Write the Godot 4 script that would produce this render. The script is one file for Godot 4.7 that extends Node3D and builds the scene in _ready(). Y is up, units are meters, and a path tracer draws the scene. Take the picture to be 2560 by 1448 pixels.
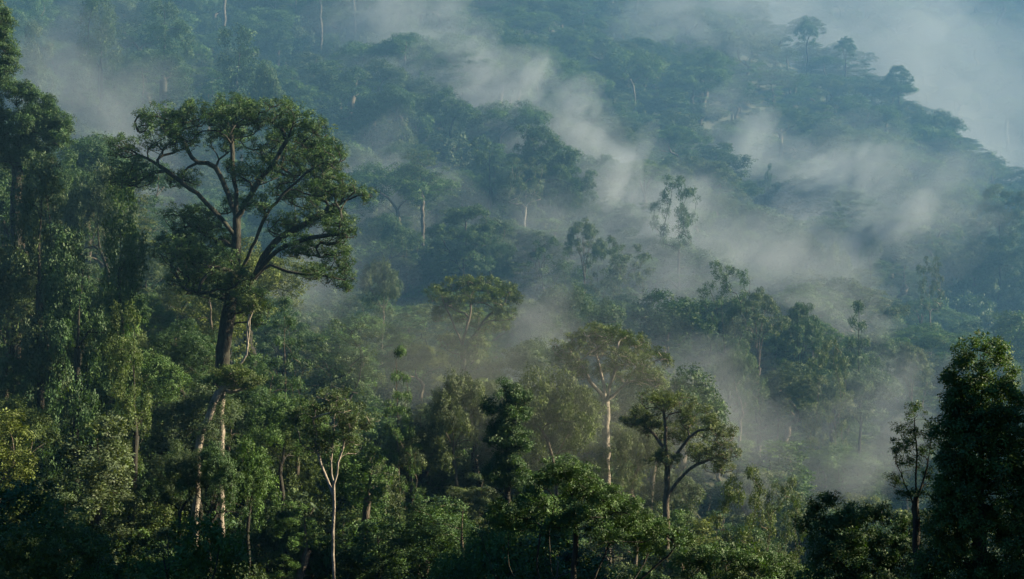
extends Node3D
# A misty rainforest hillside at first light. Measured positions are given as (px, py) of the 2560 x 1448 photograph
# plus a distance d in metres, and turned into real places once, by at().

const TX := 0.325
const TY := TX * 1448.0 / 2560.0
const LEAVES := 14

var rng := RandomNumberGenerator.new()
var spray_v := []
var spray_n := []
var spray_i := PackedInt32Array()
var bark := {}
var leaf := {}
var used := {}
var clear := []
var noise := FastNoiseLite.new()


func at(px: float, py: float, d: float) -> Vector3:
	return Vector3((px - 1280.0) / 1280.0 * TX * d, -(py - 724.0) / 724.0 * TY * d, -d)


func _ready() -> void:
	rng.seed = 20417
	var cam := Camera3D.new()
	cam.name = "camera"
	cam.fov = rad_to_deg(2.0 * atan(TY))
	cam.near = 0.5
	cam.far = 4000.0
	add_child(cam)
	var sky_mat := ProceduralSkyMaterial.new()
	sky_mat.sky_top_color = Color(0.20, 0.40, 0.62)
	sky_mat.sky_horizon_color = Color(0.50, 0.64, 0.72)
	sky_mat.ground_bottom_color = Color(0.05, 0.08, 0.08)
	sky_mat.ground_horizon_color = Color(0.20, 0.28, 0.30)
	sky_mat.sky_curve = 0.2
	sky_mat.sun_angle_max = 25.0
	var sky := Sky.new()
	sky.sky_material = sky_mat
	var env := Environment.new()
	env.background_mode = Environment.BG_SKY
	env.sky = sky
	env.background_energy_multiplier = 0.33
	env.tonemap_mode = Environment.TONE_MAPPER_LINEAR
	env.tonemap_exposure = 3.3
	env.volumetric_fog_enabled = true
	env.volumetric_fog_density = 0.0
	env.sdfgi_enabled = true
	env.ssao_enabled = true
	env.ssil_enabled = true
	var we := WorldEnvironment.new()
	we.name = "environment"
	we.environment = env
	add_child(we)
	var sun := DirectionalLight3D.new()
	sun.name = "sun"
	sun.light_energy = 1.6
	sun.light_color = Color(1.0, 0.92, 0.78)
	sun.light_angular_distance = 0.6
	sun.shadow_enabled = true
	add_child(sun)
	# the sun stands to the east of the slope, a little behind it
	sun.look_at_from_position(Vector3(0.86, 0.43, -0.10), Vector3.ZERO, Vector3.UP)

	materials()
	make_sprays()
	build_ground()
	build_kinds()
	print("kinds ", Time.get_ticks_msec())
	named_trees()
	print("named ", Time.get_ticks_msec())
	fill_forest()
	print("filled ", Time.get_ticks_msec())
	mist_banks()
	print("done ", Time.get_ticks_msec(), " triangles ", triangles)


# ---------------------------------------------------------------- materials
func noise_tex(seed_: int, freq: float, a: Color, b: Color, c: Color) -> NoiseTexture2D:
	var n := FastNoiseLite.new()
	n.seed = seed_
	n.frequency = freq
	n.fractal_octaves = 5
	var g := Gradient.new()
	g.offsets = PackedFloat32Array([0.2, 0.5, 0.8])
	g.colors = PackedColorArray([a, b, c])
	var t := NoiseTexture2D.new()
	t.width = 512
	t.height = 512
	t.seamless = true
	t.noise = n
	t.color_ramp = g
	return t


func lin(r: float, g: float, b: float) -> Color:
	return Color(r, g, b).linear_to_srgb()


func materials() -> void:
	noise.seed = 5
	noise.frequency = 0.02
	noise.fractal_octaves = 4
	var bumps := noise_tex(9, 0.03, Color.BLACK, Color(0.5, 0.5, 0.5), Color.WHITE)
	for b in [["dark", lin(.012, .011, .009), lin(.024, .022, .016), lin(.038, .044, .026)], ["brown", lin(.05, .04, .03), lin(.10, .085, .06), lin(.15, .13, .10)], ["pale", lin(.13, .12, .10), lin(.24, .21, .17), lin(.34, .31, .26)]]:
		var m := StandardMaterial3D.new()
		m.resource_name = b[0] + "_bark"
		m.albedo_texture = noise_tex(31, 0.012, b[1], b[2], b[3])
		m.uv1_triplanar = true
		m.uv1_scale = Vector3(0.45, 0.12, 0.45)
		m.roughness = 0.9
		m.heightmap_enabled = true
		m.heightmap_texture = bumps
		m.heightmap_scale = 6.0
		bark[b[0]] = m
	# leaf colours (linear), the greens that the photograph's trees have
	var greens := {
		"deep": [.046, .088, .037], "olive": [.070, .100, .034], "fresh": [.064, .118, .036], "dull": [.062, .092, .048], "grey": [.082, .108, .058], "lime": [.098, .122, .030],
	}
	for k in greens:
		var c = greens[k]
		var m := StandardMaterial3D.new()
		m.resource_name = k + "_leaf"
		m.albedo_color = lin(c[0] * 1.6, c[1] * 1.76, c[2] * 1.85)
		m.vertex_color_use_as_albedo = true
		m.roughness = 0.6
		m.metallic_specular = 0.36
		m.backlight_enabled = true
		m.backlight = Color(0.72, 0.74, 0.34)
		m.cull_mode = BaseMaterial3D.CULL_DISABLED
		leaf[k] = m


# ---------------------------------------------------------------- leaf sprays
func make_sprays() -> void:
	for variant in 10:
		var v := PackedVector3Array()
		var n := PackedVector3Array()
		for k in LEAVES:
			var u := (k + rng.randf()) / LEAVES
			var a := rng.randf() * TAU
			var out := Vector3(cos(a), 0, sin(a))
			var b := Vector3(rng.randfn(0, 0.09), u * 0.6 - 0.25, rng.randfn(0, 0.09)) + out * rng.randf_range(0.05, 0.42) * (1.1 - 0.5 * u)
			var dir := (out * rng.randf_range(0.5, 1.1) + Vector3.UP * rng.randf_range(-0.55, 0.75)).normalized()
			var side := dir.cross(Vector3.UP + Vector3(rng.randfn(0, .45), 0, rng.randfn(0, .45))).normalized()
			var length := rng.randf_range(0.28, 0.44)
			var wide := length * rng.randf_range(0.20, 0.27)
			var tip := b + dir * length
			var mid := b + dir * length * 0.48
			var up := side.cross(dir).normalized()
			tip -= up * length * 0.10
			var l := mid - side * wide + up * 0.02
			var r := mid + side * wide + up * 0.02
			var nn := (tip - b).cross(l - b).normalized()
			if nn.y < 0.0:
				nn = -nn
				var swap := l
				l = r
				r = swap
			v.append_array(PackedVector3Array([b, l, tip, r]))
			nn = (nn * 0.65 + Vector3.UP * 0.35).normalized()
			n.append_array(PackedVector3Array([nn, nn, nn, nn]))
		spray_v.append(v)
		spray_n.append(n)
	var most := 30000
	spray_i.resize(most * LEAVES * 6)
	var w := 0
	for q in most * LEAVES:
		var o := q * 4
		spray_i[w] = o
		spray_i[w + 1] = o + 1
		spray_i[w + 2] = o + 2
		spray_i[w + 3] = o
		spray_i[w + 4] = o + 2
		spray_i[w + 5] = o + 3
		w += 6


class Crown:
	var v := PackedVector3Array()
	var n := PackedVector3Array()
	var c := PackedColorArray()
	var count := 0


func spray(cr: Crown, where: Vector3, axis: Vector3, size: float, tone: Color) -> void:
	var x := axis.cross(Vector3(rng.randf() - .5, rng.randf() - .5, rng.randf() - .5)).normalized()
	var basis_ := Basis(x, axis, x.cross(axis))
	var k := rng.randi() % spray_v.size()
	cr.v.append_array(Transform3D(basis_.scaled(Vector3.ONE * size), where) * (spray_v[k] as PackedVector3Array))
	cr.n.append_array(Transform3D(basis_, Vector3.ZERO) * (spray_n[k] as PackedVector3Array))
	var cols := PackedColorArray()
	cols.resize(LEAVES * 4)
	cols.fill(tone)
	cr.c.append_array(cols)
	cr.count += 1


var leaf_scale := 1.0


func clump(cr: Crown, centre: Vector3, radius: float, flat: float, per: float, size: float, warm := 0.12) -> void:
	size *= leaf_scale * 0.86
	var count := maxi(5, int(1.3 * per * radius * radius / pow(leaf_scale, 1.6)))
	var base := rng.randf_range(0.5, 0.78)
	var hue := rng.randf()
	for k in count:
		var u := Vector3(rng.randfn(), rng.randfn(), rng.randfn()).normalized()
		if u.y < -0.35 and rng.randf() < 0.6:
			u.y = -u.y
		var p := u * radius * pow(rng.randf(), 0.38)
		p.y *= flat
		var axis := (u + Vector3.UP * 0.6 + Vector3(rng.randfn(), rng.randfn(), rng.randfn()) * 0.35).normalized()
		var t := base * rng.randf_range(0.75, 1.25)
		var tone := Color(t, t, t * rng.randf_range(0.8, 1.0))
		if rng.randf() < warm * (0.4 + 1.2 * hue):
			tone = Color(minf(1.0, t * 1.32), minf(1.0, t * 1.22), t * 0.75)
		spray(cr, centre + p, axis, size * rng.randf_range(0.75, 1.25), tone)


func crown_mesh(cr: Crown) -> ArrayMesh:
	var m := ArrayMesh.new()
	var a := []
	a.resize(Mesh.ARRAY_MAX)
	a[Mesh.ARRAY_VERTEX] = cr.v
	a[Mesh.ARRAY_NORMAL] = cr.n
	a[Mesh.ARRAY_COLOR] = cr.c
	a[Mesh.ARRAY_INDEX] = spray_i.slice(0, cr.count * LEAVES * 6)
	m.add_surface_from_arrays(Mesh.PRIMITIVE_TRIANGLES, a)
	triangles += cr.count * LEAVES * 2
	return m


# ---------------------------------------------------------------- wood
class Skeleton:
	var p := PackedVector3Array()
	var up := PackedInt32Array()      # the node below
	var r := PackedFloat32Array()
	var lowest := 0                   # first node that limbs may leave from

	func add(where: Vector3, below: int) -> int:
		p.append(where)
		up.append(below)
		r.append(0.0)
		return p.size() - 1


func add_path(s: Skeleton, from: int, pts: Array, step := 1.0) -> int:
	# a smooth path through the points, from an existing node (or -1)
	var curve := Curve3D.new()
	var all := []
	if from >= 0:
		all.append(s.p[from])
	all.append_array(pts)
	for k in all.size():
		var before: Vector3 = all[maxi(0, k - 1)]
		var after: Vector3 = all[mini(all.size() - 1, k + 1)]
		var t := (after - before) / 6.0
		curve.add_point(all[k], -t, t)
	var length := curve.get_baked_length()
	var n := maxi(2, int(length / step))
	var node := from
	for k in range(0 if from < 0 else 1, n + 1):
		var q := curve.sample_baked(length * k / n)
		if k > 0 and k < n:
			q += Vector3(rng.randfn(), rng.randfn(), rng.randfn()) * step * 0.06
		node = s.add(q, node)
	return node


func nearest(s: Skeleton, q: Vector3) -> int:
	var best := s.lowest
	var cost := 1e9
	for k in range(s.lowest, s.p.size()):
		var dlt := q - s.p[k]
		var c := dlt.length() + 1.3 * maxf(0.0, -dlt.y + 0.25 * Vector2(dlt.x, dlt.z).length())
		if c < cost:
			cost = c
			best = k
	return best


func reach(s: Skeleton, q: Vector3, step := 1.1) -> void:
	var j := nearest(s, q)
	var a := s.p[j]
	var length := a.distance_to(q)
	if length < 0.3:
		return
	var along := (a - s.p[s.up[j]]).normalized() if s.up[j] >= 0 else Vector3.UP
	var c := a + along * length * 0.35 + (q - a) * 0.25 + Vector3(rng.randfn(), rng.randfn() * .6, rng.randfn()) * length * 0.07
	var n := maxi(2, int(length / step))
	var node := j
	for k in range(1, n + 1):
		var t := float(k) / n
		var w := a * (1 - t) * (1 - t) + c * 2 * t * (1 - t) + q * t * t
		node = s.add(w + Vector3(rng.randfn(), rng.randfn(), rng.randfn()) * step * 0.05, node)


func wood_mesh(s: Skeleton, trunk_r: float, twig := 0.035) -> ArrayMesh:
	var n := s.p.size()
	var power := 2.35
	var sum := PackedFloat32Array()
	sum.resize(n)
	var main := PackedInt32Array()
	main.resize(n)
	main.fill(-1)
	for k in range(n - 1, -1, -1):
		var v: float = maxf(sum[k], pow(twig, power))
		s.r[k] = pow(v, 1.0 / power)
		var b := s.up[k]
		if b >= 0:
			sum[b] += v + 1e-6
			if main[b] < 0 or s.r[main[b]] < s.r[k]:
				main[b] = k
	var root_r := s.r[0]
	var scale_ := trunk_r / root_r
	for k in n:
		s.r[k] = maxf(twig * 0.8, s.r[k] * lerpf(1.0, scale_, pow(clampf(s.r[k] / root_r, 0, 1), 2.7)))
	var v := PackedVector3Array()
	var nn := PackedVector3Array()
	var ix := PackedInt32Array()
	var ring := PackedInt32Array()
	ring.resize(n)
	var sides := PackedInt32Array()
	sides.resize(n)
	for k in n:
		var b := s.up[k]
		if b < 0:
			continue
		var dir := (s.p[k] - s.p[b]).normalized()
		var m := 10 if s.r[k] > 0.3 else 7 if s.r[k] > 0.12 else 4
		var start := -1
		if s.up[b] >= 0 and main[b] == k and sides[b] == m:
			start = ring[b]
		else:
			start = v.size()
			var flare := 1.0
			if s.up[b] < 0:
				flare = 1.5
			ring_at(v, nn, s.p[b], dir, minf(s.r[b], s.r[k] * 1.25) * flare, m)
		ring[k] = v.size()
		sides[k] = m
		ring_at(v, nn, s.p[k], dir, s.r[k], m)
		for i in m:
			var a0 := start + i
			var a1 := start + (i + 1) % m
			var b0 := ring[k] + i
			var b1 := ring[k] + (i + 1) % m
			ix.append_array(PackedInt32Array([a0, b0, b1, a0, b1, a1]))
	var mesh := ArrayMesh.new()
	var a := []
	a.resize(Mesh.ARRAY_MAX)
	a[Mesh.ARRAY_VERTEX] = v
	a[Mesh.ARRAY_NORMAL] = nn
	a[Mesh.ARRAY_INDEX] = ix
	mesh.add_surface_from_arrays(Mesh.PRIMITIVE_TRIANGLES, a)
	return mesh


func ring_at(v: PackedVector3Array, nn: PackedVector3Array, c: Vector3, dir: Vector3, r: float, m: int) -> void:
	var x := dir.cross(Vector3(0.31, 0.05, 0.95)).normalized()
	var z := dir.cross(x)
	for i in m:
		var t := TAU * i / m
		var o := x * cos(t) + z * sin(t)
		v.append(c + o * r * (1.0 + 0.10 * sin(3.0 * t + c.y * .9)))
		nn.append(o)


# ---------------------------------------------------------------- ground
const COLS := [-500.0, 0.0, 320.0, 640.0, 960.0, 1280.0, 1600.0, 1900.0, 2200.0, 2560.0, 2760.0, 3300.0]
const ROWS := [60.0, 100.0, 130.0, 160.0, 200.0, 230.0, 260.0, 300.0, 350.0, 400.0, 450.0, 500.0, 600.0, 700.0, 850.0, 950.0, 1100.0, 1300.0, 1600.0]
# how high the canopy (22 m over the ground) stands; near rows of the last column are an added shade bank, the rest surveyed against the photograph
const TOPS := [
	[2560, 2560, 2560, 2560, 2560, 2560, 2560, 2560, 2560, 2560, 2560, 2560],
	[1450, 1550, 1600, 1630, 1650, 1680, 1700, 1720, 1740, 1750, 1750, 1500],
	[1100, 1320, 1400, 1450, 1480, 1520, 1560, 1600, 1640, 1650, 1650, -600],
	[850, 1080, 1180, 1270, 1330, 1370, 1450, 1560, 1600, 1560, 1560, -350],
	[450, 760, 880, 970, 1060, 1140, 1240, 1400, 1480, 1460, 1460, 500],
	[250, 520, 640, 800, 900, 990, 1080, 1320, 1450, 1430, 1430, 1100],
	[150, 400, 480, 740, 790, 830, 940, 1270, 1380, 1380, 1380, 1050],
	[150, 420, 520, 740, 700, 720, 830, 1020, 1120, 1240, 1240, 1240],
	[200, 430, 560, 700, 690, 720, 790, 830, 900, 1020, 1020, 1020],
	[180, 380, 450, 560, 580, 640, 740, 760, 830, 930, 930, 930],
	[80, 270, 310, 400, 440, 510, 640, 680, 760, 860, 860, 860],
	[0, 150, 180, 240, 300, 370, 510, 610, 690, 790, 790, 790],
	[-150, -20, 20, 60, 110, 210, 350, 490, 570, 660, 660, 660],
	[-280, -150, -120, -80, -30, 70, 210, 360, 450, 570, 570, 580],
	[-450, -320, -300, -260, -200, -90, 50, 150, 290, 480, 480, 520],
	[-550, -430, -400, -360, -290, -180, -40, 40, 190, 450, 450, 520],
	[-600, -500, -480, -430, -360, -230, -80, 80, 260, 520, 520, 600],
	[-650, -560, -540, -500, -450, -350, -200, -60, 0, -30, -30, -50],
	[-700, -650, -640, -620, -600, -550, -500, -450, -350, -300, -300, -300],
]


func smooth_row(row: Array, px: float) -> float:
	var k := 0
	while k < COLS.size() - 2 and px > COLS[k + 1]:
		k += 1
	var t := clampf((px - COLS[k]) / (COLS[k + 1] - COLS[k]), 0, 1)
	return cubic_interpolate(row[k], row[k + 1], row[maxi(0, k - 1)], row[mini(COLS.size() - 1, k + 2)], t)


func ground_y(x: float, d: float) -> float:
	var dd := clampf(d, 60.0, 1600.0)
	var px := x / (TX * dd) * 1280.0 + 1280.0
	var k := 0
	while k < ROWS.size() - 2 and dd > ROWS[k + 1]:
		k += 1
	var t: float = (dd - ROWS[k]) / (ROWS[k + 1] - ROWS[k])
	var ya: float = -(smooth_row(TOPS[k], px) - 724.0) / 724.0 * TY * ROWS[k] - 22.0
	var yb: float = -(smooth_row(TOPS[k + 1], px) - 724.0) / 724.0 * TY * ROWS[k + 1] - 22.0
	return lerpf(ya, yb, t) + noise.get_noise_2d(x, d) * 4.0


func on_ground(px: float, d: float) -> Vector3:
	var x := (px - 1280.0) / 1280.0 * TX * d
	return Vector3(x, ground_y(x, d), -d)


func build_ground() -> void:
	var st := SurfaceTool.new()
	st.begin(Mesh.PRIMITIVE_TRIANGLES)
	var nx := 110
	var nd := 150
	for j in nd + 1:
		var d := 20.0 * pow(1650.0 / 20.0, float(j) / nd)
		for i in nx + 1:
			var px := lerpf(-260.0, 3420.0, float(i) / nx)
			var x := (px - 1280.0) / 1280.0 * TX * maxf(d, 90.0)
			st.add_vertex(Vector3(x, ground_y(x * maxf(d, 60.0) / maxf(d, 90.0), d), -d))
	for j in nd:
		for i in nx:
			var a := j * (nx + 1) + i
			for q in [a, a + nx + 1, a + 1, a + 1, a + nx + 1, a + nx + 2]:
				st.add_index(q)
	st.generate_normals()
	var m := StandardMaterial3D.new()
	m.resource_name = "forest_floor"
	m.albedo_texture = noise_tex(77, 0.015, lin(.02, .022, .012), lin(.035, .045, .02), lin(.055, .06, .03))
	m.uv1_triplanar = true
	m.uv1_scale = Vector3.ONE * 0.06
	m.roughness = 0.95
	var o := MeshInstance3D.new()
	o.name = "terrain"
	o.mesh = st.commit()
	o.material_override = m
	o.set_meta("kind", "structure")
	o.set_meta("label", "steep forested hillside ground under the trees")
	o.set_meta("category", "hillside")
	add_child(o)


# ---------------------------------------------------------------- kinds of trees
# a kind: {wood, crown: meshes; h, w: its own height and crown width}
var kinds := {}


func finish(called: String, s: Skeleton, cr: Crown, trunk_r: float, h: float, w: float) -> void:
	kinds[called] = {"wood": wood_mesh(s, trunk_r), "crown": crown_mesh(cr), "h": h, "w": w}


func straight_trunk(s: Skeleton, top: float, lean := 0.03) -> void:
	var pts := []
	var off := Vector3.ZERO
	for k in 6:
		pts.append(Vector3(0, -3.0 + (top + 3.0) * k / 5.0, 0) + off)
		off += Vector3(rng.randfn(), 0, rng.randfn()) * top * lean
	add_path(s, -1, pts, 1.4)
	for k in s.p.size():
		if s.p[k].y > top * 0.55:
			s.lowest = k
			break


func kind_dome(called: String, h: float, w: float, bottom: float, count: int, per: float, lumpy: float) -> void:
	var s := Skeleton.new()
	var cr := Crown.new()
	straight_trunk(s, h * lerpf(bottom, 0.85, 0.4))
	var mid := h * lerpf(bottom, 1.0, 0.35)
	var big := []
	for k in int(lumpy):
		var a := TAU * k / lumpy + rng.randf()
		var rr := rng.randf_range(0.35, 0.75)
		big.append(Vector3(cos(a) * w * .5 * rr, mid + (h - mid) * (1.0 - rr * rr) * rng.randf_range(0.5, 0.8), sin(a) * w * .5 * rr))
	big.append(Vector3(0, h * 0.86, 0))
	for k in count:
		var c: Vector3 = big[k % big.size()]
		var u := Vector3(rng.randfn(), rng.randfn(), rng.randfn()).normalized()
		u.y = u.y if rng.randf() < 0.5 else absf(u.y)
		var q := c + u * Vector3(w * .21, (h - mid) * .36, w * .21) * rng.randf_range(0.7, 1.0)
		q.y = clampf(q.y, h * bottom, h - 0.6)
		if k % 2 == 0:
			reach(s, q - Vector3(0, .3, 0), 1.3)
		clump(cr, q, w * rng.randf_range(0.085, 0.125), rng.randf_range(0.7, 1.0), per, rng.randf_range(0.85, 1.05))
	finish(called, s, cr, 0.022 * h * 0.75, h, w)


func kind_umbrella(called: String, h: float, w: float, fork: float, dip: float, count: int, per: float) -> void:
	var s := Skeleton.new()
	var cr := Crown.new()
	straight_trunk(s, h * fork, 0.02)
	s.lowest = s.p.size() - 2
	for k in 6:
		var a := TAU * k / 6.0 + rng.randf() * 0.7
		var rr := w * rng.randf_range(0.18, 0.3)
		var top := Vector3(cos(a) * rr, h * lerpf(fork, 1.0, 0.72), sin(a) * rr)
		var low: Vector3 = s.p[s.lowest]
		add_path(s, s.lowest, [low.lerp(top, 0.5) + Vector3(-cos(a), 0, -sin(a)) * rr * 0.22 + Vector3.UP * .4, top], 1.2)
	for k in count:
		var rho := sqrt((k + 0.5) / count)
		var a := k * 2.39996 + rng.randf() * 0.5
		var edge := w * 0.5 * (0.86 + 0.14 * sin(a * 3.0 + h))
		var q := Vector3(cos(a) * rho * edge, h * (1.0 - dip * rho * rho) - rng.randf() * h * 0.05 - 0.5, sin(a) * rho * edge)
		if rng.randf() < 0.2:
			q.y -= h * dip * rng.randf_range(0.2, 0.6)
		reach(s, q - Vector3(0, .4, 0), 1.2)
		clump(cr, q, w * rng.randf_range(0.06, 0.10), rng.randf_range(0.35, 0.55), per, rng.randf_range(0.8, 1.0), 0.2)
	finish(called, s, cr, 0.019 * h, h, w)


func kind_open(called: String, h: float, w: float, bottom: float, count: int, per: float, clump_r: float) -> void:
	var s := Skeleton.new()
	var cr := Crown.new()
	straight_trunk(s, h * 0.8, 0.012 if bottom > 0.55 else 0.035)
	for k in s.p.size():
		if s.p[k].y > h * bottom * 0.8:
			s.lowest = k
			break
	for k in count:
		var t := (k + rng.randf()) / count
		var y := h * lerpf(bottom, 0.98, t)
		var a := k * 2.39996 + rng.randfn() * 0.4
		var prof := sqrt(maxf(0.04, 1.0 - pow(absf(t - 0.45) / 0.62, 2.0)))
		var rr := w * 0.5 * prof * sqrt(rng.randf_range(0.15, 1.0))
		var q := Vector3(cos(a) * rr, y, sin(a) * rr)
		reach(s, q - Vector3(0, .2, 0), 1.1)
		clump(cr, q, clump_r * rng.randf_range(0.7, 1.3), rng.randf_range(0.4, 0.7), per, rng.randf_range(0.7, 0.9), 0.15)
	finish(called, s, cr, (0.011 if bottom > 0.55 else 0.014) * h, h, w)


func kind_vine(called: String, h: float, w: float, count: int, per: float, lean: float) -> void:
	# a tree wrapped from top to foot in climbers
	var s := Skeleton.new()
	var cr := Crown.new()
	straight_trunk(s, h * 0.9, 0.02)
	var lobes := []
	for k in 7:
		var t := k / 6.0
		lobes.append([Vector3(rng.randfn() * w * .10 + lean * t * w, h * lerpf(0.12, 0.86, t), rng.randfn() * w * .10), w * lerpf(0.40, 0.26, t) * rng.randf_range(0.8, 1.25)])
	for k in count:
		var l = lobes[rng.randi() % 7]
		var u := Vector3(rng.randfn(), rng.randfn() * 1.2, rng.randfn()).normalized()
		var q: Vector3 = l[0] + u * l[1] * Vector3(1, 1.15, 1) * rng.randf_range(0.82, 1.0)
		q.y = clampf(q.y, 0.5, h - 0.5)
		if k % 6 == 0 and q.y > h * 0.5:
			reach(s, q, 1.5)
		clump(cr, q, w * rng.randf_range(0.07, 0.11), rng.randf_range(0.9, 1.7), per, rng.randf_range(0.85, 1.05), 0.1)
	finish(called, s, cr, 0.02 * h, h, w)


func kind_layered(called: String, h: float, w: float, bottom: float, layers: int, per: float) -> void:
	var s := Skeleton.new()
	var cr := Crown.new()
	straight_trunk(s, h * 0.95, 0.012)
	s.lowest = int(s.p.size() * bottom * 0.8)
	for k in layers:
		var t := float(k) / (layers - 1)
		var y := h * lerpf(bottom, 0.98, t)
		var rr := w * 0.5 * pow(1.0 - t, 0.7) + 0.6
		var n := maxi(3, int(9 * (1.0 - t) + 3))
		for i in n:
			var a := TAU * i / n + rng.randf() * 0.8
			var far := rng.randf_range(0.35, 1.0)
			var q := Vector3(cos(a) * rr * far, y + rng.randfn() * 0.35 - far * 0.6, sin(a) * rr * far)
			reach(s, q, 1.2)
			clump(cr, q, w * rng.randf_range(0.07, 0.11), 0.4, per, rng.randf_range(0.75, 0.95))
	finish(called, s, cr, 0.015 * h, h, w)


func kind_bush(called: String, h: float, w: float, count: int, per: float) -> void:
	var s := Skeleton.new()
	var cr := Crown.new()
	add_path(s, -1, [Vector3(0, -1.5, 0), Vector3(0.1, 0.3, 0)], 0.6)
	s.lowest = 1
	for k in count:
		var u := Vector3(rng.randfn(), absf(rng.randfn()), rng.randfn()).normalized()
		var q := u * Vector3(w * .42, h * .85, w * .42) * rng.randf_range(0.65, 1.0)
		q.y += 0.4
		if k % 2 == 0:
			reach(s, q, 0.9)
		clump(cr, q, w * rng.randf_range(0.09, 0.14), rng.randf_range(0.6, 0.9), per, rng.randf_range(0.75, 1.0), 0.15)
	finish(called, s, cr, 0.14, h, w)


func build_kinds() -> void:
	leaf_scale = 0.85
	kind_dome("dome_a", 22, 15, 0.30, 70, 9.0, 6)
	leaf_scale = 1.2
	kind_dome("dome_b", 24, 13, 0.25, 66, 9.0, 5)
	leaf_scale = 1.0
	kind_dome("dome_c", 20, 17, 0.38, 76, 8.5, 7)
	leaf_scale = 0.75
	kind_dome("dome_d", 26, 14, 0.34, 66, 9.0, 8)
	leaf_scale = 0.9
	kind_umbrella("umbrella_a", 26, 17, 0.52, 0.26, 62, 12.0)
	kind_umbrella("umbrella_b", 28, 15, 0.60, 0.20, 54, 12.0)
	leaf_scale = 0.85
	kind_open("open_a", 24, 11, 0.40, 46, 12.0, 1.15)
	leaf_scale = 1.1
	kind_open("open_b", 25, 13, 0.34, 52, 12.0, 1.25)
	kind_open("sparse_a", 24, 10, 0.50, 24, 13.0, 1.0)
	kind_open("pale_a", 30, 9, 0.68, 30, 13.0, 1.1)
	kind_open("pale_b", 28, 11, 0.62, 34, 12.0, 1.2)
	leaf_scale = 1.15
	kind_vine("vine_a", 24, 11, 110, 13.0, 0.05)
	leaf_scale = 0.8
	kind_vine("vine_b", 27, 10, 105, 13.0, -0.05)
	leaf_scale = 1.0
	kind_vine("vine_c", 22, 13, 115, 10.0, 0.0)
	leaf_scale = 0.85
	kind_layered("layered_a", 24, 11, 0.30, 9, 13.0)
	leaf_scale = 1.15
	kind_layered("layered_b", 22, 12, 0.40, 7, 12.0)
	leaf_scale = 1.0
	kind_bush("bush_a", 6.5, 8, 46, 12.0)
	kind_bush("bush_b", 5.0, 7, 40, 13.0)


# ---------------------------------------------------------------- placing
func numbered(called: String) -> String:
	var n: int = used.get(called, 0)
	used[called] = n + 1
	return called if n == 0 else "%s_%03d" % [called, n]


var landmarks := []
var triangles := 0


func thing(called: String, label: String, category: String, where: Vector3, group := "") -> Node3D:
	var o := Node3D.new()
	o.name = numbered(called)
	o.position = where
	o.set_meta("label", label)
	o.set_meta("category", category)
	if group:
		o.set_meta("group", group)
	add_child(o)
	if category == "tree" and called != "forest_tree":
		landmarks = landmarks.filter(func(l): return l[2] != called)
		if used[called] == 1:
			landmarks.append(["the " + called.replace("_", " "), where, called])
	return o


func part(o: Node3D, called: String, mesh: Mesh, m: Material) -> MeshInstance3D:
	var p := MeshInstance3D.new()
	p.name = called
	p.mesh = mesh
	p.material_override = m
	o.add_child(p, true)
	return p


func put_kind(o: Node3D, kind: String, h: float, w: float, wood: String, green: String) -> void:
	var k = kinds[kind]
	o.rotation.y = rng.randf() * TAU
	o.scale = Vector3(w / k.w, h / k.h, w / k.w)
	part(o, "trunk", k.wood, bark[wood])
	part(o, "crown", k.crown, leaf[green])


# a tree of one kind whose top stands at (px, top) in the photograph, wide pixels across, at distance d; free: keep the view of it open down to this py
func tree(called: String, label: String, kind: String, px: float, top: float, wide: float, d: float, free: float, wood := "brown", green := "deep", category := "tree") -> void:
	var base := on_ground(px, d)
	var h := at(px, top, d).y - base.y
	var w := wide / 1280.0 * TX * d
	var o := thing(called, label, category, base)
	put_kind(o, kind, h, w, wood, green)
	clear.append([px - wide / 2, px + wide / 2, top, free, d])


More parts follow.
